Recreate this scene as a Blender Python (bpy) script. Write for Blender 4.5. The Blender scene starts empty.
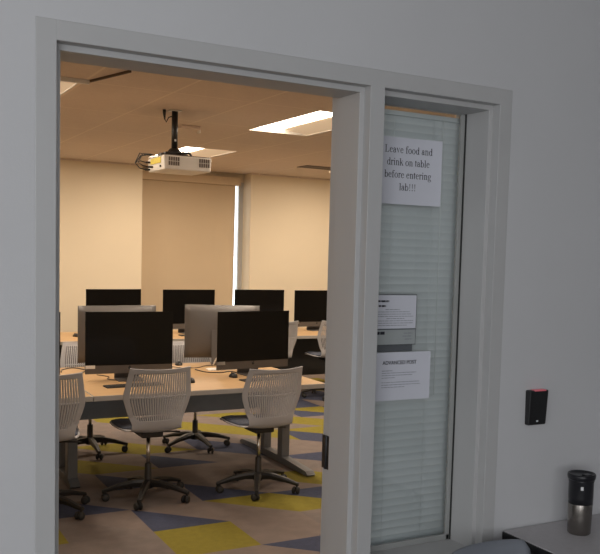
import bpy, bmesh, math, random
from mathutils import Vector, Matrix
random.seed(7)
C = bpy.context.scene.collection
PI = math.pi

# ------------------------------------------------------------------ materials
def mat(name, col, rough=0.6, metal=0.0, var=0.0, vscale=20.0, bump=0.0, bscale=200.0, spec=0.5, coords='Object', emit=None, estr=0.0, stretch=None, alpha=1.0):
    m = bpy.data.materials.new(name); m.use_nodes = True
    nt = m.node_tree; b = nt.nodes['Principled BSDF']
    b.inputs['Base Color'].default_value = (*col, 1)
    b.inputs['Roughness'].default_value = rough
    b.inputs['Metallic'].default_value = metal
    b.inputs['Specular IOR Level'].default_value = spec
    if alpha < 1: b.inputs['Alpha'].default_value = alpha
    if emit:
        b.inputs['Emission Color'].default_value = (*emit, 1); b.inputs['Emission Strength'].default_value = estr
    tc = nt.nodes.new('ShaderNodeTexCoord'); src = tc.outputs[coords]
    if stretch:
        mp = nt.nodes.new('ShaderNodeMapping'); mp.inputs['Scale'].default_value = stretch
        nt.links.new(src, mp.inputs['Vector']); src = mp.outputs['Vector']
    if var > 0:
        n = nt.nodes.new('ShaderNodeTexNoise'); n.inputs['Scale'].default_value = vscale; n.inputs['Detail'].default_value = 5
        nt.links.new(src, n.inputs['Vector'])
        r = nt.nodes.new('ShaderNodeMapRange'); r.inputs['From Min'].default_value = .3; r.inputs['From Max'].default_value = .7
        r.inputs['To Min'].default_value = 1 - var; r.inputs['To Max'].default_value = 1 + var
        nt.links.new(n.outputs['Fac'], r.inputs['Value'])
        mx = nt.nodes.new('ShaderNodeVectorMath'); mx.operation = 'SCALE'
        mx.inputs[0].default_value = col
        nt.links.new(r.outputs['Result'], mx.inputs['Scale'])
        nt.links.new(mx.outputs['Vector'], b.inputs['Base Color'])
    if bump > 0:
        n2 = nt.nodes.new('ShaderNodeTexNoise'); n2.inputs['Scale'].default_value = bscale; n2.inputs['Detail'].default_value = 3
        nt.links.new(src, n2.inputs['Vector'])
        bp = nt.nodes.new('ShaderNodeBump'); bp.inputs['Strength'].default_value = bump; bp.inputs['Distance'].default_value = .004
        nt.links.new(n2.outputs['Fac'], bp.inputs['Height']); nt.links.new(bp.outputs['Normal'], b.inputs['Normal'])
    return m

M = {}
M['wall_out'] = mat('cool_grey_paint', (.60, .60, .61), .75, var=.02, vscale=1.5, bump=.08, bscale=160)
M['frame'] = mat('grey_enamel', (.505, .503, .50), .42, var=.015, vscale=3)
M['wall_in'] = mat('cream_paint', (.80, .69, .52), .8, var=.02, vscale=1.2, bump=.06, bscale=150)
M['shade'] = mat('tan_shade_fabric', (.61, .475, .32), .9, var=.02, vscale=2, bump=.1, bscale=400)
M['valance'] = mat('valance_fabric', (.64, .50, .34), .85, var=.02)
M['white_pl'] = mat('white_plastic', (.78, .75, .70), .45, var=.02)
M['vent_pl'] = mat('grey_vent', (.17, .14, .12), .6, var=.1)
M['black'] = mat('black_plastic', (.012, .012, .013), .45, var=.1)
M['black_soft'] = mat('soft_black', (.02, .019, .018), .6, var=.1)
M['screen'] = mat('dark_screen_glass', (.004, .004, .0045), .15, spec=.2, var=.05, vscale=1)
M['alu'] = mat('brushed_aluminium', (.125, .115, .11), .5, metal=.25, var=.03, stretch=(1, 1, 60))
M['wood'] = mat('maple_laminate', (.48, .305, .15), .5, var=.06, vscale=6, stretch=(1, 14, 14))
M['edge'] = mat('grey_edge_band', (.42, .39, .355), .5, var=.02)
M['panel'] = mat('charcoal_panel', (.22, .25, .29), .6, var=.05)
M['steel'] = mat('grey_powder_steel', (.17, .175, .185), .45, metal=.3, var=.03)
M['darkleg'] = mat('dark_steel', (.05, .048, .045), .4, metal=.4, var=.05)
M['chair'] = mat('pale_grey_shell', (.46, .45, .465), .5, var=.03, vscale=9)
M['cushion'] = mat('slate_fabric', (.075, .085, .115), .95, var=.15, vscale=60, bump=.4, bscale=500)
M['base'] = mat('black_nylon', (.018, .016, .015), .45, var=.1)
M['chrome'] = mat('satin_chrome', (.6, .58, .55), .22, metal=1, var=.03)
M['paper'] = mat('white_paper', (.70, .71, .78), .85, var=.015, vscale=6)
M['ink'] = mat('black_ink', (.02, .02, .03), .8, var=.05)
M['ink_grey'] = mat('faded_ink', (.30, .31, .35), .8, var=.1)
M['bead'] = mat('bead_enamel', (.34, .345, .335), .5, var=.02)
M['glassgrey'] = mat('frosted_panel', (.40, .43, .43), .5, var=.04)
M['darkgrey'] = mat('dark_grey_card', (.11, .12, .13), .7, var=.05)
M['gasket'] = mat('black_gasket', (.02, .022, .02), .6, var=.05)
M['slat'] = mat('pale_grey_slat', (.76, .79, .81), .45, var=.02, stretch=(1, 20, 20))
M['cord'] = mat('pale_cord', (.86, .89, .89), .8, var=.02)
M['counter'] = mat('grey_laminate', (.50, .48, .49), .5, var=.04, vscale=60)
M['black_edge'] = mat('black_vinyl_edge', (.006, .006, .007), .35, var=.05)
M['blue_plastic'] = mat('blue_grey_plastic', (.20, .215, .245), .4, var=.06, vscale=4)
M['thermal'] = mat('tumbler_steel', (.24, .22, .20), .25, metal=.9, var=.05, stretch=(1, 1, .1))
M['lid'] = mat('tumbler_black', (.012, .012, .015), .3, var=.05)
M['logo'] = mat('pale_emblem', (.75, .75, .75), .5, var=.02)
M['red'] = mat('red_light_bar', (.75, .16, .2), .4, emit=(1, .2, .25), estr=.1, var=.02)
M['yellow'] = mat('yellow_sticker', (.80, .66, .12), .6, var=.1, vscale=30)
M['label'] = mat('white_label', (.85, .83, .80), .6, var=.02)
M['lens'] = mat('troffer_lens', (.9, .85, .75), .5, emit=(1, .84, .66), estr=10.0, var=.01)
M['reflector'] = mat('troffer_reflector', (.85, .72, .55), .5, var=.01, emit=(1, .78, .55), estr=.22)
M['ceil_out'] = mat('corridor_ceiling', (.7, .7, .7), .8, var=.02)
M['floor_out'] = mat('corridor_floor', (.06, .052, .045), .5, var=.05)
M['mount'] = mat('matt_black_metal', (.015, .013, .012), .4, var=.05)
M['brown'] = mat('dark_bronze', (.09, .055, .035), .5, var=.05)
# carpet colours
M['c_beige'] = mat('carpet_beige', (.205, .162, .142), .98, var=.10, vscale=9, bump=.5, bscale=700, coords='Object')
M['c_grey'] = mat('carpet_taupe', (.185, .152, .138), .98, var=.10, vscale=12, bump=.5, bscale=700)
M['c_blue'] = mat('carpet_slate_blue', (.045, .054, .10), .98, var=.12, vscale=25, bump=.5, bscale=700)
M['c_yel'] = mat('carpet_mustard', (.225, .185, .018), .98, var=.08, vscale=25, bump=.5, bscale=700)
# suspended ceiling: tile grid
def ceil_mat():
    m = mat('ceiling_tiles', (.70, .59, .51), .9, var=.03, vscale=30, bump=.3, bscale=300)
    nt = m.node_tree; b = nt.nodes['Principled BSDF']
    base = b.inputs['Base Color'].links[0].from_socket
    tc = nt.nodes.new('ShaderNodeTexCoord'); sx = nt.nodes.new('ShaderNodeSeparateXYZ'); nt.links.new(tc.outputs['Object'], sx.inputs[0])
    outs = []
    for ax, off, per in (('X', .30, .61), ('Y', .10, 1.22)):
        a = nt.nodes.new('ShaderNodeMath'); a.operation = 'SUBTRACT'; a.inputs[1].default_value = off; nt.links.new(sx.outputs[ax], a.inputs[0])
        d = nt.nodes.new('ShaderNodeMath'); d.operation = 'PINGPONG'; d.inputs[1].default_value = per / 2; nt.links.new(a.outputs[0], d.inputs[0])
        l = nt.nodes.new('ShaderNodeMath'); l.operation = 'LESS_THAN'; l.inputs[1].default_value = 0.009; nt.links.new(d.outputs[0], l.inputs[0])
        outs.append(l)
    mx = nt.nodes.new('ShaderNodeMath'); mx.operation = 'MAXIMUM'; nt.links.new(outs[0].outputs[0], mx.inputs[0]); nt.links.new(outs[1].outputs[0], mx.inputs[1])
    mi = nt.nodes.new('ShaderNodeMix'); mi.data_type = 'RGBA'
    nt.links.new(mx.outputs[0], mi.inputs[0]); nt.links.new(base, mi.inputs[6]); mi.inputs[7].default_value = (.80, .69, .59, 1)
    nt.links.new(mi.outputs[2], b.inputs['Base Color'])
    return m
M['ceiling'] = ceil_mat()
def glass_mat():
    m = bpy.data.materials.new('clear_pane'); m.use_nodes = True; nt = m.node_tree; nt.nodes.clear()
    o = nt.nodes.new('ShaderNodeOutputMaterial'); t = nt.nodes.new('ShaderNodeBsdfTransparent'); t.inputs[0].default_value = (.97, .985, .98, 1)
    g = nt.nodes.new('ShaderNodeBsdfGlossy'); g.inputs['Roughness'].default_value = .02
    f = nt.nodes.new('ShaderNodeFresnel'); f.inputs['IOR'].default_value = 1.45
    mx = nt.nodes.new('ShaderNodeMixShader'); nt.links.new(f.outputs[0], mx.inputs[0]); nt.links.new(t.outputs[0], mx.inputs[1]); nt.links.new(g.outputs[0], mx.inputs[2])
    nt.links.new(mx.outputs[0], o.inputs[0]); return m
M['glass'] = glass_mat()

# ------------------------------------------------------------------ mesh helpers
def box(bm, x0, x1, y0, y1, z0, z1, mi=0):
    v = [bm.verts.new(p) for p in ((x0,y0,z0),(x1,y0,z0),(x1,y1,z0),(x0,y1,z0),(x0,y0,z1),(x1,y0,z1),(x1,y1,z1),(x0,y1,z1))]
    fs = []
    for q in ((0,3,2,1),(4,5,6,7),(0,1,5,4),(1,2,6,5),(2,3,7,6),(3,0,4,7)):
        f = bm.faces.new([v[i] for i in q]); f.material_index = mi; fs.append(f)
    return v
def rbox(bm, x0, x1, y0, y1, z0, z1, r=.004, seg=2):
    b2 = bmesh.new(); box(b2, x0, x1, y0, y1, z0, z1)
    bmesh.ops.bevel(b2, geom=b2.edges[:], offset=r, segments=seg, affect='EDGES', profile=.5)
    merge(bm, b2)
def merge(bm, b2, mtx=None):
    if mtx is not None: bmesh.ops.transform(b2, matrix=mtx, verts=b2.verts[:])
    mp = {v: bm.verts.new(v.co) for v in b2.verts}
    for f in b2.faces:
        try:
            nf = bm.faces.new([mp[v] for v in f.verts]); nf.material_index = f.material_index; nf.smooth = f.smooth
        except ValueError: pass
    b2.free()
def tube(bm, pts, r, seg=8, caps=True):
    pts = [Vector(p) for p in pts]; rings = []
    rr = r if isinstance(r, (list, tuple)) else [r] * len(pts)
    up = Vector((0, 0, 1))
    prev = None
    for i, p in enumerate(pts):
        d = (pts[min(i+1, len(pts)-1)] - pts[max(i-1, 0)]).normalized()
        if prev is None:
            a = d.cross(up)
            if a.length < 1e-3: a = d.cross(Vector((0, 1, 0)))
        else:
            a = prev - d * prev.dot(d)
        a.normalize(); prev = a; b = d.cross(a)
        rings.append([bm.verts.new(p + (a*math.cos(t) + b*math.sin(t)) * rr[i]) for t in [2*PI*k/seg for k in range(seg)]])
    for i in range(len(rings)-1):
        for k in range(seg):
            f = bm.faces.new((rings[i][k], rings[i][(k+1)%seg], rings[i+1][(k+1)%seg], rings[i+1][k])); f.smooth = True
    if caps: bm.faces.new(rings[0][::-1]); bm.faces.new(rings[-1])
def lathe(bm, prof, c=(0,0,0), seg=24, axis='Z', smooth=True):
    rings = []
    for r, z in prof:
        ring = []
        for k in range(seg):
            t = 2*PI*k/seg; a, b = r*math.cos(t), r*math.sin(t)
            p = (a, b, z) if axis == 'Z' else ((z, a, b) if axis == 'X' else (a, z, b))
            ring.append(bm.verts.new((p[0]+c[0], p[1]+c[1], p[2]+c[2])))
        rings.append(ring)
    for i in range(len(rings)-1):
        for k in range(seg):
            f = bm.faces.new((rings[i][k], rings[i][(k+1)%seg], rings[i+1][(k+1)%seg], rings[i+1][k])); f.smooth = smooth
    bm.faces.new(rings[0][::-1]); bm.faces.new(rings[-1])
def prism(bm, pts, t, mtx=None):
    """closed outline in local xz, thickness t along +y"""
    b2 = bmesh.new()
    a = [b2.verts.new((x, 0, z)) for x, z in pts]; b = [b2.verts.new((x, t, z)) for x, z in pts]
    b2.faces.new(a); b2.faces.new(b[::-1]); n = len(pts)
    for i in range(n): b2.faces.new((a[i], b[i], b[(i+1)%n], a[(i+1)%n]))
    merge(bm, b2, mtx)
def link(name, bm, m, parent=None, loc=None, rz=0, recalc=True):
    if recalc: bmesh.ops.recalc_face_normals(bm, faces=bm.faces[:])
    me = bpy.data.meshes.new(name); bm.to_mesh(me); bm.free()
    for x in (m if isinstance(m, (list, tuple)) else [m]): me.materials.append(x)
    o = bpy.data.objects.new(name, me); C.objects.link(o)
    if parent: o.parent = parent
    if loc: o.location = loc
    if rz: o.rotation_euler = (0, 0, rz)
    return o
def tag(o, label=None, cat=None, group=None, kind=None):
    if label: o['label'] = label
    if cat: o['category'] = cat
    if group: o['group'] = group
    if kind: o['kind'] = kind
    return o
def thing(name, label, cat, loc=(0,0,0), rz=0, group=None):
    o = bpy.data.objects.new(name, None); C.objects.link(o); o.location = loc; o.rotation_euler = (0, 0, rz)
    o.empty_display_size = .1
    return tag(o, label, cat, group)
def struct(o): o['kind'] = 'structure'; return o
def dup(root, loc, rz, label, group=None):
    r = root.copy(); C.objects.link(r); r.location = loc; r.rotation_euler = (0, 0, rz); r['label'] = label
    if group: r['group'] = group
    for ch in list(root.children):
        c = ch.copy(); C.objects.link(c); c.parent = r
        for g in list(ch.children):
            d = g.copy(); C.objects.link(d); d.parent = c
    return r

# ------------------------------------------------------------------ dimensions
ZT = 2.24            # head of frame opening (face)
XA, XB, XC = .90, .9506, 1.393
ZC = 2.82            # lab ceiling
YB = 9.25            # lab back wall
RX0, RX1 = -2.4, 7.6
ZS = .735            # sidelight sill

# ------------------------------------------------------------------ setting : lab shell
bm = bmesh.new()
pieces = [(-4, -.05, 0, 3.0), (-.05, XC+.05, ZT+.05, 3.0), (XC+.05, 6, 0, 3.0), (XA+.0506, XC, 0, ZS-.05)]
def wall_piece(bm, x0, x1, z0, z1):
    b = bmesh.new(); box(b, x0, x1, .0012, .236, z0, z1)
    for f in b.faces:
        if f.calc_center_median().y > .23: f.material_index = 1
    merge(bm, b)
for p in ((-4.0, -.05, 0, 3.0), (XC+.05, 7.7, 0, 3.0), (-.05, XC+.05, ZT+.05, 3.0), (XB, XC, 0, ZS-.05)): wall_piece(bm, *p)
struct(link('wall_front', bm, [M['wall_out'], M['wall_in']]))
# floor of carpet tiles (0.5 m) each cut on its diagonal
LL, UR = 0, 1
blue = {(2,1,LL),(3,2,LL),(4,1,UR),(1,2,LL),(3,-1,UR),(2,3,LL),(3,4,LL),(4,5,LL),(4,4,UR),(5,3,UR),(6,4,UR),(7,5,LL),(6,5,LL),(8,8,UR),(5,2,UR)}
blue.discard((5,2,UR))
yel = {(2,0,LL),(2,0,UR),(3,1,UR),(4,1,LL),(0,1,LL),(0,1,UR),(4,2,UR),(5,2,LL),(5,5,UR),(6,5,UR),(6,6,UR),(7,6,LL),
       (5,6,LL),(4,6,UR),(5,7,UR),(6,7,LL),(2,4,LL),(1,4,UR),(2,5,UR),(3,5,LL),(3,7,UR),(4,7,LL),(3,8,LL),(7,7,UR),(9,8,LL),(9,7,UR),(8,6,UR)}
bm = bmesh.new()
rr = random.Random(3)
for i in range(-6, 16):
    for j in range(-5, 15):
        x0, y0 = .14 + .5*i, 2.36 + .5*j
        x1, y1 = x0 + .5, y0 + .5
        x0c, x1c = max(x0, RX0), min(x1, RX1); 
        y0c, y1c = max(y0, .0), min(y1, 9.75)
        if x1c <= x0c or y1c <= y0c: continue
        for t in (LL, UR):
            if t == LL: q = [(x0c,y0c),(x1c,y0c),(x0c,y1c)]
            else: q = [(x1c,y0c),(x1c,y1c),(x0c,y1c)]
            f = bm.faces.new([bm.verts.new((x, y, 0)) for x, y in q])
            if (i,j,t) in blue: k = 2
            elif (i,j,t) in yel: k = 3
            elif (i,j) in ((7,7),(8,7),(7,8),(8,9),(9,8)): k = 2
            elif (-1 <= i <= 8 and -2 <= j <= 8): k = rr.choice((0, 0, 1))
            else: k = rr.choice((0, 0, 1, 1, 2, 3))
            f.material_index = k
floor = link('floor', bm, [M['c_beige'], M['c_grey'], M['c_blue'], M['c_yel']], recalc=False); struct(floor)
bm = bmesh.new(); box(bm, RX0-.1, RX1+.1, .2, 9.8, -.12, -.004); struct(link('floor_slab', bm, M['floor_out']))
bm = bmesh.new(); box(bm, RX0-.1, RX0, .236, 9.8, 0, 3.0); struct(link('wall_left', bm, M['wall_in']))
bm = bmesh.new(); box(bm, RX1, RX1+.1, .236, 9.8, 0, 3.0); struct(link('wall_right', bm, M['wall_in']))
# back wall with a recessed window bay x 2.91..4.46
bm = bmesh.new()
box(bm, RX0, 2.91, YB, 9.8, 0, 3.0); box(bm, 4.46, RX1, YB, 9.8, 0, 3.0)
box(bm, 2.91, 4.46, 9.53, 9.8, 0, .85); box(bm, 2.91, 4.46, 9.53, 9.8, 2.70, 3.0)
struct(link('wall_back', bm, M['wall_in']))
bm = bmesh.new()
for a in ((2.91, 4.46, .85, .90), (2.91, 4.46, 2.65, 2.70), (2.91, 2.94, .90, 2.65), (4.392, 4.46, .90, 2.65)): box(bm, a[0], a[1], 9.53, 9.58, a[2], a[3])
w2 = struct(link('window_2', bm, M['frame']))
bm = bmesh.new(); box(bm, 2.94, 4.392, 9.55, 9.556, .90, 2.65); link('glass_pane', bm, M['glass'], w2)
bm = bmesh.new(); box(bm, RX0, 2.91, YB-.012, YB, 0, .1); box(bm, 4.46, RX1, YB-.012, YB, 0, .1); struct(link('baseboard_back', bm, M['panel']))
# ceiling with openings for the troffers
LX = [(.30, .90), (2.67, 3.27), (5.13, 5.73)]
LY = [(3.76, 5.16), (6.84, 8.24)]
bm = bmesh.new()
xs = sorted({RX0, RX1, *[v for a in LX for v in a]}); ys = sorted({.236, 9.62, *[v for a in LY for v in a]})
for a in range(len(xs)-1):
    for b in range(len(ys)-1):
        if (xs[a], xs[a+1]) in LX and (ys[b], ys[b+1]) in LY: continue
        box(bm, xs[a], xs[a+1], ys[b], ys[b+1], ZC, ZC+.02)
bmesh.ops.remove_doubles(bm, verts=bm.verts[:], dist=1e-5)
struct(link('ceiling', bm, M['ceiling']))
bm = bmesh.new(); box(bm, RX0-.1, RX1+.1, .0, 9.8, 3.0, 3.06); struct(link('ceiling_slab', bm, M['ceil_out']))
# angle trim where ceiling meets the back wall
bm = bmesh.new()
box(bm, RX0, 2.91, YB-.022, YB, ZC-.02, ZC); box(bm, 4.46, RX1, YB-.022, YB, ZC-.02, ZC)
struct(link('trim_1', bm, M['ceiling']))

# corridor shell
bm = bmesh.new(); box(bm, -4, 5, -5.5, .006, -.12, -.0); struct(link('floor_corridor', bm, M['floor_out']))
bm = bmesh.new(); box(bm, -4, 5, -5.5, .006, 3.0, 3.06); struct(link('ceiling_corridor', bm, M['ceil_out']))
bm = bmesh.new(); box(bm, -4, 5, -5.6, -5.5, 0, 3.0); struct(link('wall_corridor_back', bm, M['wall_out']))
bm = bmesh.new(); box(bm, -4.1, -4, -5.5, .236, 0, 3.0); struct(link('wall_corridor_left', bm, M['wall_out']))
bm = bmesh.new(); box(bm, 5, 5.1, -5.5, .006, 0, 3.0); struct(link('wall_corridor_right', bm, M['wall_out']))

# ------------------------------------------------------------------ door frame + sidelight
D = .242
def fbox(bm, *a): rbox(bm, *a, r=.0018, seg=2)
bm = bmesh.new()
fbox(bm, -.05, 0, 0, D, 0, ZT+.05)                         # left jamb
fbox(bm, XA, XB, 0, D, 0, ZT+.002)                         # mullion
fbox(bm, XC, XC+.05, 0, D, 0, ZT+.05)                      # right jamb
fbox(bm, -.001, XC+.001, 0, D, ZT, ZT+.05)                 # head
fbox(bm, XB-.001, XC+.001, 0, D, ZS-.05, ZS)               # sill rail
door = struct(link('door_1', bm, M['frame']))
bm = bmesh.new()
s0, s1 = .037, .172
fbox(bm, -.001, .016, s0, s1, 0, ZT-.015)
fbox(bm, XA-.016, XA+.001, s0, s1, 0, ZT-.015)
fbox(bm, -.001, XA+.001, s0, s1, ZT-.016, ZT+.001)
link('door_stop', bm, M['frame'], door)
bm = bmesh.new()
for z0 in (1.03,):
    lathe(bm, [(.005, z0), (.0055, z0+.001), (.0055, z0+.109), (.005, z0+.11)], (XA-.0035, D-.030, 0), 12)
    box(bm, XA-.004, XA+.0005, .185, D-.002, z0, z0+.11)
link('hinge', bm, M['black'], door); 
win = None
bm = bmesh.new()
fbox(bm, XB-.001, XB+.016, s0, s1-.004, ZS, ZT-.015); fbox(bm, XC-.016, XC+.001, s0, s1-.004, ZS, ZT-.015)
fbox(bm, XB-.001, XC+.001, s0, s1-.004, ZT-.016, ZT+.001); fbox(bm, XB-.001, XC+.001, s0, s1-.004, ZS-.001, ZS+.006)
win = struct(link('window_1', bm, M['frame']))
bm = bmesh.new()
gx0, gx1, gz0, gz1 = XB+.016, XC-.018, ZS+.006, ZT-.016
bw = .017
fbox(bm, gx1-bw, gx1-.002, .160, .171, gz0, gz1); fbox(bm, gx0, gx0+bw, .160, .171, gz0, gz1)
fbox(bm, gx0, gx1, .160, .171, gz0, gz0+.02)
fbox(bm, gx0, gx1, .165, .171, gz1-.004, gz1)
link('glazing_bead', bm, M['bead'], win)
bm = bmesh.new(); box(bm, gx1-.0022, gx1+.0025, .157, .171, gz0, gz1); link('gasket', bm, M['gasket'], win)
bm = bmesh.new(); box(bm, XB+.001, XC-.001, .1735, .1785, ZS+.001, ZT-.001); link('glass_pane', bm, M['glass'], win)
bm = bmesh.new()
fbox(bm, XB, XC, .179, .20, ZT-.006, ZT); fbox(bm, XB, XC, .179, .20, ZS, ZS+.012)
link('rear_bead', bm, M['frame'], win)

# blind behind the sidelight glass
bl = thing('venetian_blind', 'closed pale grey venetian blind behind the sidelight glass, beside the doorway', 'blind', (1.172, .215, ZS))
bm = bmesh.new()
hw = .2195; n = 57
for k in range(n):
    z = .02 + k*.0256
    a = math.radians(-76)
    pr_ = []
    for t in (-1, -.5, 0, .5, 1):
        y = t*.0125*math.cos(a) ; zz = t*.0158*math.sin(a); bow = (1-t*t)*.0022
        pr_.append((y - bow*math.sin(a)*.9, z - zz*-1 + bow*math.cos(a)))
    v0 = [bm.verts.new((-hw, y, zz)) for y, zz in pr_]; v1 = [bm.verts.new((hw, y, zz)) for y, zz in pr_]
    for q in range(4):
        f = bm.faces.new((v0[q], v1[q], v1[q+1], v0[q+1])); f.smooth = True
link('slats', bm, M['slat'], bl)
bm = bmesh.new(); rbox(bm, -hw, hw, -.014, .014, n*.0256+.006, n*.0256+.022, .002); link('head_rail', bm, M['slat'], bl)
bm = bmesh.new(); rbox(bm, -hw, hw, -.012, .012, -.006, .008, .003); link('bottom_rail', bm, M['slat'], bl)
for xx in (-.06, .10):
    bm = bmesh.new(); tube(bm, [(xx, -.0165, 0), (xx, -.0165, n*.0256+.008)], .0005, 5); link('ladder_cord', bm, M['cord'], bl)
bm = bmesh.new(); tube(bm, [(.135, -.019, n*.0256+.01), (.137, -.019, .52)], .0013, 6); link('tilt_wand', bm, M['cord'], bl)

# ------------------------------------------------------------------ lettering
def text_mesh(s, size, cx, z, y, bold=False, ext=.0004, align='LEFT'):
    cu = bpy.data.curves.new('t', 'FONT'); cu.body = s; cu.size = size; cu.align_x = align; cu.extrude = ext
    if bold: cu.offset = size*.003
    ob = bpy.data.objects.new('t', cu); C.objects.link(ob)
    dg = bpy.context.evaluated_depsgraph_get(); me = bpy.data.meshes.new_from_object(ob.evaluated_get(dg))
    bpy.data.objects.remove(ob)
    b2 = bmesh.new(); b2.from_mesh(me); bpy.data.meshes.remove(me)
    bmesh.ops.transform(b2, matrix=Matrix.Translation((cx, y, z)) @ Matrix.Rotation(PI/2, 4, 'X'), verts=b2.verts[:])
    return b2
# serif glyphs as filled pieces, 1 em = 1 unit ; each returns (list of polygons, advance)
TH, HL = .095, .034      # thick and hair line
XH, CH = .46, .68
def R_(x0, z0, x1, z1): return [(x0, z0), (x1, z0), (x1, z1), (x0, z1)]
def arc(cx, cz, rx, rz, a0, a1, th=TH, hl=HL, n=18):
    out = []
    for k in range(n):
        q = []
        for t, inner in ((k, 0), (k+1, 0), (k+1, 1), (k, 1)):
            a = math.radians(a0 + (a1-a0)*t/n)
            if inner: q.append((cx + (rx-th)*math.cos(a), cz + (rz-hl)*math.sin(a)))
            else: q.append((cx + rx*math.cos(a), cz + rz*math.sin(a)))
        out.append(q)
    return out
def dot(cx, cz, r): return [[(cx + r*math.cos(2*PI*k/10), cz + r*math.sin(2*PI*k/10)) for k in range(10)]]
def flag(x, z): return [[(x-.075, z-.035), (x, z-.075), (x, z), (x-.01, z)]]
def stem(x, z0, z1, top='flag', foot=True):
    o = [R_(x, z0, x+TH, z1)]
    if top == 'flag': o += [[(x-.075, z1-.04), (x+.01, z1-.065), (x+.01, z1), (x-.075, z1-.02)]]
    if foot: o += [R_(x-.055, z0, x+TH+.055, z0+HL*.8)]
    return o
def glyph(c):
    if c == 'L': return [R_(.11, 0, .21, CH), R_(.02, 0, .50, HL), R_(.02, CH-HL, .31, CH), [(.50, 0), (.57, .19), (.535, .19), (.42, HL)]], .60
    if c == 'e': return arc(.225, XH/2, .195, XH/2+.01, 12, 325) + [R_(.06, XH/2+.03, .41, XH/2+.03+HL)], .45
    if c == 'a': return stem(.26, .03, .34, None, False) + arc(.21, .32, .145, .15, 0, 150, .09, .04) + dot(.10, .345, .045) + arc(.17, .135, .14, .145, 70, 330, .085, HL) + [[(.26, .24), (.26, .28), (.12, .24), (.14, .20)], [(.355, .03), (.355, .09), (.43, .06), (.43, .03), (.39, 0)]], .45
    if c == 'v': return [[(.05, XH), (.16, XH), (.285, .12), (.24, -.01)], [(.24, -.01), (.275, .09), (.43, XH), (.385, XH)], R_(.0, XH-HL*.8, .21, XH), R_(.31, XH-HL*.8, .49, XH)], .49
    if c == 'f': return [R_(.10, 0, .195, .56), R_(.02, 0, .29, HL*.8), R_(.02, XH-HL, .31, XH)] + arc(.245, .56, .145, .13, 60, 180, TH, HL) + dot(.33, .635, .047), .33
    if c == 'o': return arc(.25, XH/2, .22, XH/2+.012, 0, 360, n=28), .50
    if c == 'd': return arc(.225, XH/2-.005, .20, XH/2+.005, 20, 340) + [R_(.33, 0, .33+TH, CH), [(.26, CH-.04), (.34, CH-.06), (.34, CH), (.26, CH-.02)], R_(.33, 0, .49, HL)], .50
    if c == 'b': return arc(.275, XH/2-.005, .20, XH/2+.005, -160, 160) + [R_(.07, 0, .07+TH, CH), [(0, CH-.04), (.08, CH-.06), (.08, CH), (0, CH-.02)]], .50
    if c == 'n': return stem(.08, 0, XH) + arc(.27, .30, .16, .165, 0, 130, TH, .05) + [R_(.335, 0, .335+TH, .31), R_(.28, 0, .485, HL*.8)], .50
    if c == 'r': return stem(.08, 0, XH) + arc(.25, .32, .12, .14, 60, 160, .06, .06) + dot(.305, .415, .05), .35
    if c == 'i': return stem(.09, 0, XH) + dot(.135, .61, .055), .28
    if c == 'l': return stem(.09, 0, CH), .28
    if c == 'k': return stem(.08, 0, CH) + [[(.17, .20), (.40, XH), (.35, XH), (.17, .26)], [(.22, .26), (.40, 0), (.50, 0), (.29, .32)], R_(.29, XH-HL*.8, .47, XH), R_(.33, 0, .51, HL*.8)], .50
    if c == 't': return [R_(.085, .07, .18, .56), [(.01, XH-HL), (.27, XH-HL), (.27, XH), (.085, XH), (.085, .56)]] + arc(.18, .10, .095, .105, 180, 300, TH*.8, .05), .28
    if c == 'g': return arc(.22, .315, .17, .155, 0, 360, .085, HL) + [R_(.33, XH-.06, .46, XH-.02)] + arc(.24, -.085, .22, .115, 0, 360, .055, .045) + [[(.10, .20), (.16, .19), (.13, .06), (.36, .055), (.40, -.02), (.10, .0)]], .50
    if c == '!': return [[(.12, .66), (.21, .66), (.185, .20), (.145, .20)]] + dot(.165, .05, .055), .33
    return [], .25
def serif_text(bm, s, size, xc, z, y):
    w = sum(glyph(c)[1] for c in s)*size; x = xc - w/2
    for c in s:
        ps, adv = glyph(c)
        for k, p in enumerate(ps):
            try: bm.faces.new([bm.verts.new((xc + (x + a*size - xc)*.86, y, z + b*size)) for a, b in p])
            except ValueError: pass
        x += adv*size
def sheet(bm, x0, x1, z0, z1, y, t=.0006, curl=.0):
    nx = 10; f = []; b = []
    for k in range(nx+1):
        u = k/nx; x = x0 + (x1-x0)*u
        dy = -curl*(u**3)
        f.append((bm.verts.new((x, y+dy-t, z0)), bm.verts.new((x, y+dy-t, z1)))); b.append((bm.verts.new((x, y+dy, z0)), bm.verts.new((x, y+dy, z1))))
    for k in range(nx):
        bm.faces.new((f[k][0], f[k+1][0], f[k+1][1], f[k][1])); bm.faces.new((b[k][0], b[k][1], b[k+1][1], b[k+1][0]))
        bm.faces.new((f[k][0], b[k][0], b[k+1][0], f[k+1][0])); bm.faces.new((f[k][1], f[k+1][1], b[k+1][1], b[k][1]))
    bm.faces.new((f[0][0], f[0][1], b[0][1], b[0][0])); bm.faces.new((f[-1][0], b[-1][0], b[-1][1], f[-1][1]))
GY = .1715
s1_ = thing('paper_sign', 'white paper sign about food and drink, topmost sheet on the sidelight glass', 'sign', (1.142, GY, 1.906))
bm = bmesh.new(); sheet(bm, -.1395, .1395, 0, .218, -.001, curl=.010); link('paper', bm, M['paper'], s1_)
bm = bmesh.new()
for k, line in enumerate(('Leave food and', 'drink on table', 'before entering', 'lab!!!')):
    serif_text(bm, line, .0345, .010, .1675 - .0405*k, -.0022 if k < 9 else 0)
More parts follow.
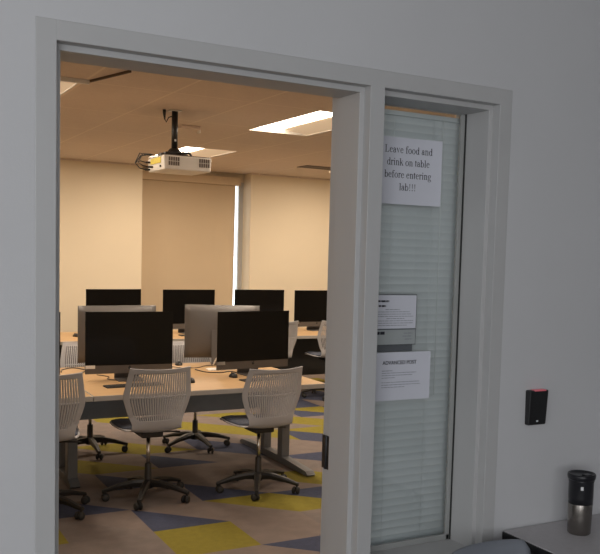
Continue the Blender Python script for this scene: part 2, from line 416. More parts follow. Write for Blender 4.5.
# follow the slight curl of the sheet
for v in bm.verts:
    u = (v.co.x + .1395)/.279; v.co.y = -.001 - .0006 - .010*max(u, 0)**3 - .0006
link('lettering', bm, M['ink'], s1_, recalc=False)
def bars(bm, rows, y):
    r = random.Random(5)
    for (x0, x1, z, h) in rows:
        x = x0
        while x < x1 - .002:
            w = min(r.uniform(.006, .018), x1 - x)
            box(bm, x, x + w, y-.0004, y, z, z+h); x += w + .0022
s2_ = thing('lab_notice', 'dark-bordered notice with pale lower panel, middle sheet on the sidelight glass', 'notice', (1.105, GY, 1.4165))
bm = bmesh.new(); rbox(bm, -.14, .100, -.005, -.001, .022, .1915, .0008, 1); link('backing', bm, M['darkgrey'], s2_)
bm = bmesh.new(); sheet(bm, -.138, .097, .0775, .1890, -.0052); link('paper', bm, M['paper'], s2_)
bm = bmesh.new(); sheet(bm, -.138, .097, .0245, .0735, -.0052); link('lower_panel', bm, M['glassgrey'], s2_)
bm = bmesh.new(); rbox(bm, -.14, .088, -.0035, -.001, .0, .0215, .0008, 1); link('foot_strip', bm, M['darkgrey'], s2_)
bm = bmesh.new(); bars(bm, [(-.13, -.012, .166, .006), (-.13, -.024, .150, .006)], -.0062); link('heading', bm, M['ink'], s2_)
bm = bmesh.new(); bars(bm, [(-.13, -.022, .058, .010)], -.0062); link('panel_lettering', bm, M['ink'], s2_)
bm = bmesh.new(); bars(bm, [(-.025, .03, .140, .0022), (-.12, .07, .1325, .002), (-.12, .08, .125, .002), (-.12, .085, .1175, .002), (-.02, .05, .110, .0022), (-.12, .085, .1025, .002), (-.12, .085, .095, .002), (-.12, .06, .0875, .002)], -.0062)
link('small_print', bm, M['ink_grey'], s2_)
bm = bmesh.new(); bars(bm, [(.05, .085, .060, .003), (.045, .08, .050, .003), (.055, .085, .040, .003)], -.0062); link('panel_emblem', bm, M['ink_grey'], s2_)
s3_ = thing('course_notice', 'plain white notice headed in bold capitals, lowest sheet taped to the sidelight glass', 'notice', (1.142, GY, 1.252))
bm = bmesh.new(); sheet(bm, -.122, .122, 0, .163, -.0072, curl=.004); link('paper', bm, M['paper'], s3_)
b2 = text_mesh('ADVANCED POST', .0178, -.069, .122, -.0086, True)
for v in b2.verts:
    v.co.x = -.069 + (v.co.x + .069)*.93; v.co.y -= .0012 + .004*max((v.co.x+.122)/.244, 0)**3
link('heading', b2, M['ink'], s3_)
bm = bmesh.new(); bars(bm, [(-.071, -.03, .100, .0022), (-.071, .065, .0925, .0018), (-.071, .052, .0845, .0018), (-.071, -.018, .0765, .0018), (-.071, .078, .061, .0018), (-.071, .082, .0525, .0018), (-.071, .02, .0445, .0018)], -.0088); 
for v in bm.verts: v.co.y -= .0006 + .004*max((v.co.x+.122)/.244, 0)**3
link('small_print', bm, M['ink_grey'], s3_)

# ------------------------------------------------------------------ card reader
t = thing('card_reader', 'black wall-mounted card reader with a red light bar, on the grey wall above the tumbler', 'card reader', (1.598, .002, 1.167))
bm = bmesh.new()
rbox(bm, -.042, .042, -.022, 0, 0, .122, .005, 3)
for v in bm.verts:
    if v.co.z < .03: v.co.x *= 1 - (.03-v.co.z)*1.6
    if v.co.y < -.01: v.co.y -= .006*(v.co.z/.122)
link('housing', bm, M['black'], t)
bm = bmesh.new(); rbox(bm, -.022, .030, -.0286, -.006, .1190, .1232, .001, 1); link('light_bar', bm, M['red'], t)
bm = bmesh.new(); box(bm, -.006, .002, -.0242, -.0225, .012, .017); link('emblem', bm, M['logo'], t)

# ------------------------------------------------------------------ corridor table, tumbler, chair
t = thing('side_table', 'grey-topped side table with a thick black edge against the grey wall', 'table', (1.475, 0, 0))
bm = bmesh.new(); rbox(bm, .004, 1.2, -.70, -.006, .800, .806, .001, 1); link('tabletop', bm, M['counter'], t)
bm = bmesh.new(); rbox(bm, 0, 1.205, -.705, -.003, .772, .8035, .005, 3); link('edge_band', bm, M['black_edge'], t)
for x in (.09, 1.13):
    for y in (-.64, -.07):
        bm = bmesh.new(); tube(bm, [(x, y, 0), (x, y, .775)], .018, 12); link('leg', bm, M['darkleg'], t)
t = thing('travel_tumbler', 'stainless travel tumbler with black lid and grip, standing on the grey side table', 'tumbler', (1.712, -.125, .806))
bm = bmesh.new(); lathe(bm, [(.0, 0), (.0325, 0), (.035, .003), (.0365, .05), (.0372, .098), (.0365, .10), (0, .10)], seg=32); link('steel_body', bm, M['thermal'], t)
bm = bmesh.new(); lathe(bm, [(0, .098), (.0374, .098), (.0378, .12), (.0378, .165), (.0395, .172), (.0395, .176), (0, .176)], seg=32); link('grip_band', bm, M['lid'], t)
bm = bmesh.new(); lathe(bm, [(0, .174), (.0400, .174), (.0425, .180), (.0430, .188), (.0415, .193), (.038, .1935), (.036, .189), (0, .188)], seg=32)
rbox(bm, -.012, .012, -.034, -.012, .187, .195, .002); link('lid', bm, M['lid'], t)
t.location.x -= .008; t.location.y -= .012; t.scale = (1.12, 1.12, 1.08)
bm = bmesh.new(); b2 = bmesh.new(); box(b2, -.004, .004, -.0395, -.037, .147, .158); merge(bm, b2, Matrix.Rotation(math.radians(-40), 4, 'Z')); link('emblem', bm, M['logo'], t)

def corridor_chair():
    t = thing('waiting_chair', 'blue-grey plastic chair under the sidelight, beside the side table', 'chair', (1.300, -.345, 0))
    bm = bmesh.new()
    rows = []
    for k in range(13):
        u = k/12; z = .47 + .358*u; y = .10 + .09*u; 
        w = .158 + .008*math.sin(u*PI)
        if u > .9: w -= .018*((u-.9)/.1)**2.2
        rows.append([bm.verts.new((w*s, y - .03*(1-s*s)*-1 , z - (.004*abs(s)**3 if u > .8 else 0))) for s in [i/8-1 for i in range(17)]])
    for a in range(12):
        for b in range(16):
            f = bm.faces.new((rows[a][b], rows[a][b+1], rows[a+1][b+1], rows[a+1][b])); f.smooth = True
    o = link('backrest', bm, M['blue_plastic'], t); md = o.modifiers.new('s', 'SOLIDIFY'); md.thickness = .012; md.offset = 0
    bm = bmesh.new(); rbox(bm, -.165, .165, -.27, .13, .445, .47, .012, 3); link('seat', bm, M['blue_plastic'], t)
    for sx in (-1, 1):
        bm = bmesh.new(); tube(bm, [(sx*.155, -.25, 0), (sx*.145, -.20, .445)], .010, 10); link('leg', bm, M['chrome'], t)
        bm = bmesh.new(); tube(bm, [(sx*.155, .17, 0), (sx*.145, .10, .445)], .010, 10); link('leg', bm, M['chrome'], t)
        bm = bmesh.new(); tube(bm, [(sx*.14, .085, .44), (sx*.14, .128, .60), (sx*.135, .165, .78)], .008, 8); link('back_post', bm, M['chrome'], t)
corridor_chair()

# ------------------------------------------------------------------ ceiling lights
def troffer():
    w, l = .60, 1.40
    t = thing('ceiling_light', '', 'ceiling light')
    bm = bmesh.new()
    box(bm, 0, w, 0, .012, -.001, .09); box(bm, 0, w, l-.012, l, -.001, .09); box(bm, 0, .012, 0, l, -.001, .09); box(bm, w-.012, w, 0, l, -.001, .09)
    box(bm, 0, w, 0, l, .09, .10)
    link('housing', bm, M['white_pl'], t)
    bm = bmesh.new()                                                # softly curved lens
    n = 8; rows = []
    for k in range(n+1):
        u = k/n; rows.append((bm.verts.new((.03+.33*u, .014, .055-.045*math.sin(u*PI*.9+.15))), bm.verts.new((.03+.33*u, l-.014, .055-.045*math.sin(u*PI*.9+.15)))))
    for k in range(n): f = bm.faces.new((rows[k][0], rows[k+1][0], rows[k+1][1], rows[k][1])); f.smooth = True
    link('lens', bm, M['lens'], t)
    bm = bmesh.new()
    for (xa, za, xb, zb) in ((.012, .002, .03, .05), (.36, .040, w-.012, .004)):
        bm.faces.new([bm.verts.new(p) for p in ((xa, .013, za), (xb, .013, zb), (xb, l-.013, zb), (xa, l-.013, za))])
    link('reflector', bm, M['reflector'], t)
    return t
first = True
used = []
labels = {(0,0): 'bright recessed ceiling light cut off by the left door jamb', (1,0): 'bright recessed ceiling light nearest the right door jamb, the largest one seen',
          (1,1): 'bright recessed ceiling light partly behind the white projector'}
for (i, j), lb in labels.items():
    loc = (LX[i][0], LY[j][0], ZC+.001)
    if first: tr = troffer(); tr.location = loc; tr['label'] = lb; tr['group'] = 'recessed lab ceiling lights'; first = False
    else: dup(tr, loc, 0, lb)
# the other troffers of the ceiling, outside the frame but lighting the lab
rest = [(i, j) for i in range(3) for j in range(2) if (i, j) not in labels]
for (i, j) in rest:
    dup(tr, (LX[i][0], LY[j][0], ZC+.001), 0, 'recessed lab ceiling light outside the doorway view')

# linear slot at the near end of the left light, small ceiling box, vent
t = thing('slot_diffuser', 'thin dark ceiling slot with a pale rim beside the left ceiling light', 'diffuser', (.93, 3.69, ZC))
bm = bmesh.new(); rbox(bm, -.45, .0, -.012, .012, -.028, .0, .003); link('rim', bm, M['white_pl'], t)
bm = bmesh.new(); prism(bm, [(-.005, -.016), (.005, -.016), (.005, .0), (-.005, .0)], -.52, Matrix.Rotation(math.radians(14), 4, 'Z') @ Matrix.Translation((.0, -.015, 0)))
link('slot', bm, M['brown'], t)
t = thing('ceiling_sensor', 'small flat ceiling bracket with a white tip right of the projector pole', 'sensor', (2.20, 5.40, ZC))
bm = bmesh.new(); rbox(bm, -.12, .06, -.01, .01, -.022, -.001, .003); link('bracket', bm, M['brown'], t)
bm = bmesh.new(); rbox(bm, -.12, .06, -.16, -.011, -.03, -.001, .004); link('cover', bm, M['ceiling'], t)
bm = bmesh.new(); rbox(bm, .061, .075, -.12, -.05, -.055, -.001, .003); link('white_tip', bm, M['white_pl'], t)
t = thing('ceiling_vent', 'dark slotted air vent in the ceiling by the right door jamb', 'vent', (4.78, 7.75, ZC))
bm = bmesh.new(); 
for q in range(5): box(bm, -.24, .24, -.12+.05*q, -.095+.05*q, -.006, -.001)
link('louvre', bm, M['vent_pl'], t)
bm = bmesh.new()
for a in ((-.27,.27,-.15,-.13),(-.27,.27,.13,.15),(-.27,-.25,-.15,.15),(.25,.27,-.15,.15)): box(bm, a[0], a[1], a[2], a[3], -.008, -.001)
link('rim', bm, M['brown'], t)

# ------------------------------------------------------------------ roller shade in the bay
t = thing('roller_shade', 'tan roller shade pulled down over the recessed window in the back wall', 'shade', (3.64, 9.49, .9))
bm = bmesh.new()
rows = []
for k in range(13):
    z = -.05 + k*.15
    rows.append([bm.verts.new((x, .01 + .006*math.sin(x*5), z)) for x in (-.72, -.3, .1, .4, .676 + .001*k)])
for a in range(12):
    for b in range(4): bm.faces.new((rows[a][b], rows[a][b+1], rows[a+1][b+1], rows[a+1][b]))
link('fabric', bm, M['shade'], t)
bm = bmesh.new(); rbox(bm, -.72, .74, -.06, .035, 1.745, 1.86, .004); link('valance', bm, M['valance'], t)
bm = bmesh.new(); rbox(bm, -.72, .70, .0, .02, -.07, -.045, .004); link('hem_bar', bm, M['alu'], t)
bm = bmesh.new(); tube(bm, [(.70, -.01, 1.74), (.70, -.01, .2)], .003, 6); link('pull_chain', bm, M['white_pl'], t)

# ------------------------------------------------------------------ projector
mt = thing('projector_mount', 'black ceiling pole and bracket holding up the white projector', 'projector mount', (1.785, 4.52, ZC))
bm = bmesh.new(); rbox(bm, -.045, .045, -.045, .045, -.010, -.001, .003); link('ceiling_plate', bm, M['white_pl'], mt)
bm = bmesh.new(); tube(bm, [(0, 0, -.006), (0, 0, -.31)], .024, 16); link('pole', bm, M['mount'], mt)
bm = bmesh.new(); rbox(bm, -.008, .006, -.029, -.02, -.245, -.228, .002); link('white_tag', bm, M['logo'], mt)
bm = bmesh.new()
lathe(bm, [(0, -.30), (.035, -.30), (.055, -.325), (.06, -.35), (0, -.35)], seg=16)
rbox(bm, -.12, .10, -.05, .05, -.362, -.345, .004); rbox(bm, -.10, -.02, -.09, .09, -.3555, -.335, .004); rbox(bm, .04, .07, -.07, .07, -.355, -.325, .004)
tube(bm, [(.06, -.05, -.34), (.10, -.06, -.33), (.12, -.06, -.352)], .010, 8)
link('bracket', bm, M['mount'], mt)
bm = bmesh.new(); tube(bm, [(-.085, -.0, -.004), (-.085, 0, -.03), (-.082, .0, -.075), (-.07, 0, -.10), (-.05, 0, -.06), (-.025, 0, -.05)], [.014, .013, .006, .004, .004, .004], 8); link('cable', bm, M['black'], mt)
pj = thing('projector', 'white projector with dark vent grilles and yellow sticker, hung from the ceiling', 'projector', (1.845, 4.50, ZC-.362-.1185))
bm = bmesh.new()
rbox(bm, -.20, .19, -.15, .27, .0, .112, .012, 3)
for v in bm.verts:
    if v.co.z < .03: v.co.x *= .97
link('body', bm, M['white_pl'], pj)
bm = bmesh.new(); rbox(bm, -.19, .18, -.140, .26, .110, .118, .003); link('top_panel', bm, M['vent_pl'], pj)
for xc in (-.115, .130):
    bm = bmesh.new()
    for q in range(5): 
        for s in range(2): box(bm, xc-.045+.018*q, xc-.045+.018*q+.013, -.1525, -.149, .035+.035*s, .065+.035*s)
    link('vent_grille', bm, M['vent_pl'], pj)
bm = bmesh.new(); rbox(bm, -.203, -.1995, -.08, .18, .055, .10, .001, 1); link('sticker', bm, M['yellow'], pj)
bm = bmesh.new()
for y, z in ((-.07, .03),): lathe(bm, [(0, -.204), (.009, -.204), (.009, -.197), (0, -.197)], (0, y, z), 10, 'X')
link('socket', bm, M['black'], pj)
bm = bmesh.new()
for k, (y, z) in enumerate(((.20, .075), (.14, .035), (.22, .02))):
    tube(bm, [(-.195, y, z), (-.235, y, z-.002)], .008, 8)
    tube(bm, [(-.235, y, z-.002), (-.27, y+.03, z+.01), (-.30, y+.05, .07), (-.27, y+.03, .125+.012*k), (-.22, y, .135), (-.185, .12, .125)], .0045, 7)
link('cable', bm, M['black'], pj)

# ------------------------------------------------------------------ desks
def desk(label, loc, w, depth, group, short_left=False, short_right=False, dark=False):
    t = thing('computer_desk', label, 'desk', loc, 0, group)
    bm = bmesh.new(); rbox(bm, 0, w, 0, depth, .716, .733, .002, 1)
    link('tabletop', bm, M['wood'], t)
    bm = bmesh.new()
    rbox(bm, -.002, w+.002, -.003, .004, .697, .7325, .002, 1); rbox(bm, -.002, w+.002, depth-.004, depth+.003, .697, .7325, .002, 1)
    rbox(bm, -.003, .003, -.002, depth+.002, .697, .7325, .002, 1); rbox(bm, w-.003, w+.003, -.002, depth+.002, .697, .7325, .002, 1)
    box(bm, .003, w-.003, .003, depth-.003, .698, .716)
    link('edge_band', bm, M['edge'], t)
    ym = depth/2
    bm = bmesh.new(); rbox(bm, (.02 if short_left else .10), w-.10, *((.36, .384) if dark else (ym-.012 , ym+.012)), .20 if dark else .435, .697, .004); link('modesty_panel', bm, M['black_soft'] if dark else M['panel'], t)
    bm = bmesh.new(); rbox(bm, .10, w-.10, ym+.03, ym+.16, .56, .575, .003); rbox(bm, .10, w-.10, ym+.15, ym+.16, .575, .64, .003); link('cable_tray', bm, M['darkleg'], t)
    for x in ((w-.085,) if short_left else (.055, w-.02) if short_right else (.055, w-.085)):
        bm = bmesh.new()
        y0, y1 = .03, depth-.08
        if (short_left and x < w/2) or (short_right and x > w/2): y0, y1 = ym-.33, ym+.33
        prism(bm, [(y0, .012), (y0+.015, .0), (y1-.015, 0), (y1, .012), (y1-.04, .035), (ym+.23, .055), (ym-.23, .055), (y0+.04, .035)], .07, Matrix.Translation((x+.035, 0, .004)) @ Matrix.Rotation(PI/2, 4, 'Z'))
        f = link('foot', bm, M['steel'], t)
        for yy in (ym-.19, ym+.17):
            bm = bmesh.new(); rbox(bm, x-.035, x+.035, yy-.045, yy+.045, .05, .697, .006, 2); link('leg', bm, M['steel'], t)
        bm = bmesh.new(); rbox(bm, x-.03, x+.03, .12, depth-.12, .672, .697, .004); link('support_bar', bm, M['darkleg'], t)
    return t
desk('long maple-topped double computer desk in the front row, filling the doorway view', (.955, 3.60, 0), 1.75, 1.47, 'front row desks', short_left=True)
desk('maple-topped double computer desk mostly hidden behind the left door jamb', (-.805, 3.60, 0), 1.75, 1.47, 'front row desks', short_right=True)
desk('maple-topped desk in the back row, left, behind the front monitors', (.92, 7.05, 0), 1.70, 1.0, 'back row desks', dark=True)
desk('maple-topped desk in the back row, right, toward the right door jamb', (2.63, 7.05, 0), 3.0, 1.0, 'back row desks', dark=True)

# ------------------------------------------------------------------ all-in-one computers (screen faces -y, origin on desk under the stand)
def computer():
    t = thing('desktop_computer', '', 'computer')
    W, zb, zt_, ch = .325, .052, .516, .062
    bm = bmesh.new()                                      # body with swelling back
    nx, nz = 12, 8; fr = []; bk = []
    for j in range(nz+1):
        z = zb + (zt_-zb)*j/nz; rf, rb = [], []
        for i in range(nx+1):
            u = i/nx*2-1; w_ = 1-(2*j/nz-1)**2
            x = W*u
            rf.append(bm.verts.new((x, -.006, z))); rb.append(bm.verts.new((x*.995, .004 + .046*max(0, (1-u*u))**.8*max(0, w_)**.6, zb+.001 + (zt_-zb-.002)*j/nz)))
        fr.append(rf); bk.append(rb)
    for j in range(nz):
        for i in range(nx):
            bm.faces.new((fr[j][i], fr[j][i+1], fr[j+1][i+1], fr[j+1][i])); f = bm.faces.new((bk[j][i], bk[j+1][i], bk[j+1][i+1], bk[j][i+1])); f.smooth = True
    for i in range(nx):
        bm.faces.new((fr[0][i], bk[0][i], bk[0][i+1], fr[0][i+1])); bm.faces.new((fr[nz][i], fr[nz][i+1], bk[nz][i+1], bk[nz][i]))
    for j in range(nz):
        bm.faces.new((fr[j][0], fr[j+1][0], bk[j+1][0], bk[j][0])); bm.faces.new((fr[j][nx], bk[j][nx], bk[j+1][nx], fr[j+1][nx]))
    body = link('casing', bm, M['alu'], t)
    bm = bmesh.new(); rbox(bm, -W, W, -.0085, -.0055, zb+ch, zt_, .001, 1); link('screen', bm, M['screen'], t)
    bm = bmesh.new(); lathe(bm, [(0, -.0075), (.011, -.0075), (.011, -.0055), (0, -.0055)], (0, 0, zb+ch-.020), 14, 'Y')
    rbox(bm, -.001, .005, -.0072, -.006, zb+ch-.010, zb+ch-.003, .0005, 1); link('emblem', bm, M['black'], t)
    bm = bmesh.new()                                      # bent foot: upright + plate
    prof = [(.035, .30), (.050, .29), (.075, .05), (.085, .012), (.080, .006), (-.085, .004), (-.087, 0), (.095, 0), (.098, .012), (.085, .06), (.055, .30)]
    b2 = bmesh.new(); prism(b2, prof, .19, Matrix.Translation((.095, 0, 0)) @ Matrix.Rotation(PI/2, 4, 'Z')); merge(bm, b2)
    link('stand', bm, M['alu'], t)
    return t
comp = computer(); cfirst = True
def put_comp(x, y, deg, label, sticker=False, tilt=0, z=.7335):
    global cfirst
    rz = math.radians(deg)
    if cfirst: o = comp; o.location = (x, y, z); o.rotation_euler = (0, 0, rz); o['label'] = label; o['group'] = 'all-in-one desktop computers'; cfirst = False
    else: o = dup(comp, (x, y, z), rz, label)
    o.rotation_euler = (0, 0, rz)
    if sticker:
        bm = bmesh.new(); box(bm, -.322, -.253, -.0092, -.0086, .092, .117); link('sticker', bm, M['label'], o)
    return o
specs = [(1.37, 4.25, -4, 'black-screened desktop computer with white sticker, left of the two large front screens', True),
         (2.365, 4.22, 5, 'black-screened desktop computer with white sticker, right of the two large front screens', True),
         (.545, 4.28, 0, 'front row desktop computer with only a dark edge showing past the left door jamb', False),
         (1.46, 4.93, 183, 'desktop computer seen from behind, its silver rim rising behind the left front computer', False),
         (2.375, 4.93, 163, 'silver-backed desktop computer turned away, between the two front black screens', False),
         (2.14, 7.68, 8, 'back row desktop computer farthest left, above the left front computer', False),
         (3.02, 7.66, 3, 'back row desktop computer second from the left, between the two front screens', False),
         (3.96, 7.74, -4, 'back row desktop computer beside the bright window gap', False),
         (4.73, 7.66, 0, 'back row desktop computer farthest right, cut by the right door jamb', True)]
for s in specs: put_comp(*s)

# ------------------------------------------------------------------ keyboards, mice, cables
def keyboard(x, y, deg, label, m=M['label']):
    t = thing('keyboard', label, 'keyboard', (x, y, .7335), math.radians(deg))
    bm = bmesh.new(); rbox(bm, -.21, .21, -.055, .055, 0, .008, .003); link('case', bm, m, t)
    bm = bmesh.new()
    for r in range(5):
        for c in range(14): box(bm, -.202+.029*c, -.202+.029*c+.025, -.049+.02*r, -.049+.02*r+.017, .008, .0105)
    link('keys', bm, m, t); return t
keyboard(1.32, 3.95, 2, 'black keyboard on the front desk beside the left front computer', M['black_soft'])
keyboard(2.32, 4.56, 176, 'white keyboard lying behind the right front computer', M['label'])
keyboard(2.35, 3.93, 8, 'black keyboard under the right front computer', M['black_soft'])
keyboard(3.02, 7.36, 0, 'dark keyboard in front of the second back row computer', M['black_soft'])
def mouse(x, y, deg, label):
    t = thing('computer_mouse', label, 'mouse', (x, y, .7335), math.radians(deg), 'black computer mice')
    bm = bmesh.new()
    bmesh.ops.create_uvsphere(bm, u_segments=16, v_segments=10, radius=1)
    for v in bm.verts: v.co = Vector((v.co.x*.032, v.co.y*.056, max(0, v.co.z)*.036*(1 - .25*v.co.y)))
    for f in bm.faces: f.smooth = True
    link('shell', bm, M['black'], t)
    bm = bmesh.new(); tube(bm, [(0, .022, .030), (0, .030, .031), (0, .038, .027)], .005, 8); link('scroll_wheel', bm, M['black_soft'], t)
    return t
mouse(1.99, 4.95, 170, 'black mouse by the left edge of the silver-backed computer')
mouse(1.76, 3.99, 0, 'black mouse on the front desk just right of the left front chair')
mouse(1.69, 7.53, 10, 'black mouse on the back row desk at far left')
mouse(3.33, 7.40, -5, 'black mouse beside the second back row computer')
mouse(2.16, 4.13, 0, 'black mouse in front of the right front computer')
def cable(label, pts, r=.004, m=None, name='power_cable'):
    bm = bmesh.new()
    P = [Vector(p) for p in pts]; out = []
    for i in range(len(P)-1):
        p0, p1, p2, p3 = P[max(i-1,0)], P[i], P[i+1], P[min(i+2, len(P)-1)]
        for k in range(6):
            t = k/6; out.append(.5*((2*p1)+(p2-p0)*t+(2*p0-5*p1+4*p2-p3)*t*t+(3*p1-p0-3*p2+p3)*t**3))
    out.append(P[-1]); tube(bm, out, r, 6)
    return tag(link(name, bm, m or M['black']), label, 'cable')
z = .7375
cable('black cable curling on the desk under the right front computer', [(2.02, 4.62, z), (2.05, 4.44, z), (2.16, 4.38, z), (2.24, 4.42, z), (2.28, 4.34, z)])
cable('black cable looped on the desk behind the left front computer', [(1.10, 4.68, z), (1.18, 4.82, z), (1.12, 5.0, z), (1.02, 4.92, z), (.98, 4.78, z)])
cable('black cable trailing under the left front computer', [(1.20, 4.55, z), (1.26, 4.42, z), (1.22, 4.30, z), (1.30, 4.20, z), (1.34, 4.10, z)], .003)
cable('thin dark cable lying between the silver-backed computer and the front desk middle', [(1.86, 4.90, z), (1.95, 4.74, z), (2.08, 4.72, z), (2.18, 4.80, z), (2.30, 4.75, z)], .003)
cable('pale power cable curling from the back of the silver-backed computer', [(2.35, 4.812, .86), (2.33, 4.785, .835), (2.30, 4.77, .84), (2.27, 4.785, .80), (2.25, 4.81, .7405)], .006, M['label'])

# ------------------------------------------------------------------ task chairs (face +y, origin on floor under the column)
def shell_pt(u, v):
    """u -1..1 across, v 0..1 from seat front, through the bend, to back top"""
    # profile (y,z,halfwidth)
    P = [(.0, .265, .478, .190), (.12, .20, .498, .215), (.28, .05, .496, .225), (.42, -.11, .494, .198), (.50, -.180, .506, .172), (.58, -.215, .560, .172),
         (.72, -.228, .665, .207), (.80, -.236, .748, .229), (.90, -.262, .845, .219), (1.0, -.30, .945, .204)]
    for i in range(len(P)-1):
        if v <= P[i+1][0] + 1e-9:
            a, b = P[i], P[i+1]; t = (v-a[0])/(b[0]-a[0])
            p0, p3 = P[max(i-1, 0)], P[min(i+2, len(P)-1)]
            r = []
            for k in (1, 2, 3):
                m1 = (b[k]-p0[k])/(b[0]-p0[0])*(b[0]-a[0]) if i > 0 else b[k]-a[k]
                m2 = (p3[k]-a[k])/(p3[0]-a[0])*(b[0]-a[0]) if i < len(P)-2 else b[k]-a[k]
                r.append((2*t**3-3*t*t+1)*a[k]+(t**3-2*t*t+t)*m1+(-2*t**3+3*t*t)*b[k]+(t**3-t*t)*m2)
            break
    y, z, w = r
    back = min(max((v-.5)/.15, 0), 1)
    y += back*.045*u*u - 0; z += (1-back)*.018*u*u - (.010*(1-u*u) if v > .97 else 0)
    return (u*w, y, z)
def task_chair():
    t = thing('task_chair', '', 'chair')
    bm = bmesh.new()
    NU, NV = 81, 70
    g = [[bm.verts.new(shell_pt(-1+2*i/NU, .40+.60*j/NV)) for i in range(NU+1)] for j in range(NV+1)]
    for j in range(NV):
        for i in range(NU):
            v = .40+.60*(j+.5)/NV; u = abs(-1+2*(i+.5)/NU)
            lim = .88 - max(0, (.70-v))*2.0
            slot = (.615 < v < .97) and u < lim and (i % 3 == 1) and not (.795 < v < .806)
            if slot: continue
            f = bm.faces.new((g[j][i], g[j][i+1], g[j+1][i+1], g[j+1][i])); f.smooth = True
    o = link('backrest', bm, M['chair'], t); md = o.modifiers.new('s', 'SOLIDIFY'); md.thickness = .006; md.offset = 0
    bm = bmesh.new()                                                     # rolled top rim
    tube(bm, [shell_pt(-1+2*i/16, 1.0) for i in range(17)], .0055, 6); link('top_rim', bm, M['chair'], t)
    bm = bmesh.new()
    g = [[bm.verts.new(shell_pt(-1+2*i/16, .42*j/14)) for i in range(17)] for j in range(15)]
    for j in range(14):
        for i in range(16): f = bm.faces.new((g[j][i], g[j][i+1], g[j+1][i+1], g[j+1][i])); f.smooth = True
    o = link('seat', bm, M['chair'], t); md = o.modifiers.new('s', 'SOLIDIFY'); md.thickness = .010; md.offset = 0
    bm = bmesh.new()
    lo, hi = [], []
    for j in range(13):
        v = .015+.375*j/12; a, b = [], []
        for i in range(13):
            u = (-1+2*i/12)*.95; p = shell_pt(u, v); e = min(1, 3*(1-abs(u)/.97)+.1)*min(1, 4*j/12+.3, 4*(12-j)/12+.3)
            a.append(bm.verts.new((p[0], p[1], p[2]+.005))); b.append(bm.verts.new((p[0], p[1], p[2]+.010+.020*e)))
        lo.append(a); hi.append(b)
    for j in range(12):
        for i in range(12):
            f = bm.faces.new((hi[j][i], hi[j][i+1], hi[j+1][i+1], hi[j+1][i])); f.smooth = True; bm.faces.new((lo[j][i], lo[j+1][i], lo[j+1][i+1], lo[j][i+1]))
    for i in range(12): bm.faces.new((lo[0][i], lo[0][i+1], hi[0][i+1], hi[0][i])); bm.faces.new((lo[12][i], hi[12][i], hi[12][i+1], lo[12][i+1]))
    for j in range(12): bm.faces.new((lo[j][0], hi[j][0], hi[j+1][0], lo[j+1][0])); bm.faces.new((lo[j][12], lo[j+1][12], hi[j+1][12], hi[j][12]))
    link('cushion', bm, M['cushion'], t)
    bm = bmesh.new(); rbox(bm, -.075, .075, -.10, .10, .445, .486, .010, 2); tube(bm, [(.07, .02, .46), (.20, .03, .45), (.235, .03, .445)], .006, 8); link('mechanism', bm, M['base'], t)
    bm = bmesh.new(); tube(bm, [(0, 0, .19), (0, 0, .45)], .0135, 14); link('gas_lift', bm, M['chrome'], t)
    bm = bmesh.new(); lathe(bm, [(0, .075), (.034, .075), (.036, .10), (.033, .125), (.024, .14), (.023, .245), (.020, .25), (0, .25)], seg=18); link('column', bm, M['base'], t)
    for k in range(5):
        a = 2*PI*k/5 + PI/2 + .15; ca, sa = math.cos(a), math.sin(a)
        bm = bmesh.new()
        prof = [(.02, .112, .030, .026), (.10, .114, .026, .022), (.20, .098, .021, .017), (.285, .074, .017, .012), (.308, .068, .014, .011)]
        rings = []
        for d, z_, hw_, hh in prof:
            rings.append([bm.verts.new((d*ca - s*hw_*c_*sa, d*sa + s*hw_*c_*ca, z_ + q*hh)) for s, q, c_ in ((-1,-1,.8),(1,-1,.8),(1,.3,1),(.6,1,1),(-.6,1,1),(-1,.3,1))])
        for i in range(len(rings)-1):
            for q in range(6): bm.faces.new((rings[i][q], rings[i][(q+1)%6], rings[i+1][(q+1)%6], rings[i+1][q]))
        bm.faces.new(rings[0]); bm.faces.new(rings[-1][::-1])
        leg = link('leg', bm, M['base'], t)
        # twin-wheel caster
        bm = bmesh.new(); cx, cy = .295*ca, .295*sa
        sw = a + .9 + k*.7
        Mx = Matrix.Translation((cx, cy, 0)) @ Matrix.Rotation(sw, 4, 'Z')
        b2 = bmesh.new()
        for xx in (-.024, .008): lathe(b2, [(0, xx), (.021, xx), (.026, xx+.004), (.026, xx+.012), (.021, xx+.016), (0, xx+.016)], (0, .012, .0265), 18, 'X')
        rbox(b2, -.007, .007, -.010, .018, .022, .050, .003); tube(b2, [(0, 0, .03), (0, 0, .068)], .007, 8)
        merge(bm, b2, Mx)
        link('caster', bm, M['black_soft'], leg)
    return t
ch = task_chair(); chfirst = True
def put_chair(x, y, deg, label, sz=1):
    global chfirst
    if chfirst:
        ch.location = (x, y, 0); ch.rotation_euler = (0, 0, math.radians(deg)); ch['label'] = label; ch['group'] = 'mesh-backed task chairs'; chfirst = False
    else: dup(ch, (x, y, 0), math.radians(deg), label).scale = (1, 1, sz)
put_chair(1.32, 3.58, 0, 'pale grey slotted-back task chair in the middle, tucked at the left front computer')
put_chair(2.10, 3.47, 2, 'pale grey slotted-back task chair at the right front computer, nearest the right jamb', .98)
put_chair(.62, 3.52, -6, 'pale grey slotted-back task chair cut off by the left door jamb')
put_chair(2.15, 4.96, 178, 'far-side task chair, its black base seen under the desk between the near chairs', .96)
put_chair(1.28, 5.10, 172, 'far-side task chair, its black base seen just right of the left desk leg', .96)
put_chair(3.76, 6.92, 4, 'pale task chair at the back row desk, just right of the right front computer')
put_chair(4.50, 6.90, -4, 'pale task chair at the back row desk, half hidden by the right door jamb')

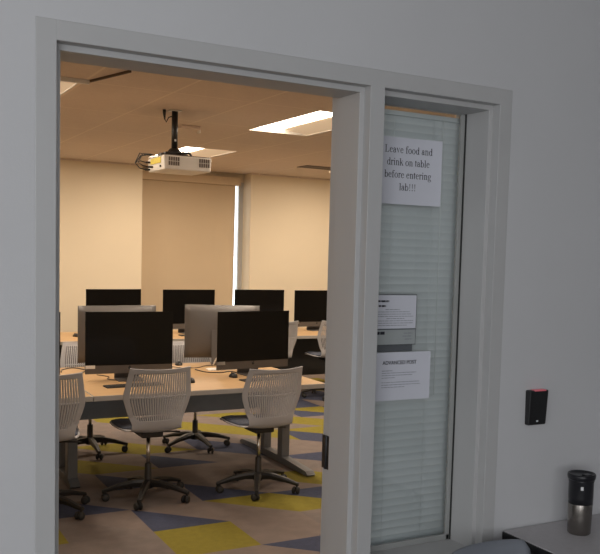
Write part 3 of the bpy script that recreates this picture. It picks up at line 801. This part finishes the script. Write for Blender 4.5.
# ------------------------------------------------------------------ lights
def area(name, loc, rot, sx, sy, e, col):
    l = bpy.data.lights.new(name, 'AREA'); l.shape = 'RECTANGLE'; l.size = sx; l.size_y = sy; l.energy = e; l.color = col
    o = bpy.data.objects.new(name, l); C.objects.link(o); o.location = loc; o.rotation_euler = rot; return o
LAB_E = 30
for i in range(3):
    for j in range(2):
        area('troffer_lamp', (LX[i][0]+.20, LY[j][0]+.7, ZC-.01), (0, 0, 0), .3, 1.3, LAB_E, (1, .85, .68))
# daylight in the corridor from behind and to the left of the camera
area('corridor_daylight', (-2.6, -4.6, 1.9), (math.radians(88), 0, math.radians(-22)), 2.0, 1.8, 72, (.95, .97, 1))
area('corridor_fill', (-.6, -5.2, 1.8), (math.radians(90), 0, math.radians(-10)), 1.6, 1.4, 26, (.97, .98, 1))  # unseen fill added to send light through the doorway onto the chairs

area('corridor_side_daylight', (-3.7, -2.4, 1.7), (0, math.radians(-86), 0), 1.8, 1.8, 16, (.97, .98, 1))
for xx in (1.3, 3.2): area('near_chair_fill', (xx, 1.3, ZC-.01), (0, 0, 0), .3, 1.2, 11, (1, .92, .84))  # unseen lamps added to brighten the near chair backs; no fitting above
w = bpy.data.worlds.new('world'); bpy.context.scene.world = w; w.use_nodes = True
nt = w.node_tree; bg = nt.nodes['Background']
bg.inputs[0].default_value = (.86, .93, 1, 1); bg.inputs[1].default_value = 4

# ------------------------------------------------------------------ camera (photo is an off-centre crop: lens shift)
yaw, pit, rol, f = .5344, .0775, .0308, 871.7354
F = Vector((math.sin(yaw)*math.cos(pit), math.cos(yaw)*math.cos(pit), -math.sin(pit)))
Rr = Vector((math.cos(yaw), -math.sin(yaw), 0)); U = Rr.cross(F)
R2 = math.cos(rol)*Rr + math.sin(rol)*U; U2 = -math.sin(rol)*Rr + math.cos(rol)*U
cam = bpy.data.cameras.new('camera'); co = bpy.data.objects.new('camera', cam); C.objects.link(co)
co.matrix_world = Matrix(((R2.x, U2.x, -F.x, -.4471), (R2.y, U2.y, -F.y, -2.2751), (R2.z, U2.z, -F.z, 1.741), (0, 0, 0, 1)))
cam.sensor_fit = 'HORIZONTAL'; cam.sensor_width = 36; cam.lens = f*36/600
cam.shift_x = -(363.6738-300)/600; cam.shift_y = (321.0571-277)/600
cam.clip_start = .02
bpy.context.scene.camera = co
vs = bpy.context.scene.view_settings; vs.view_transform = 'Standard'; vs.look = 'None'; vs.exposure = 0; vs.gamma = 1
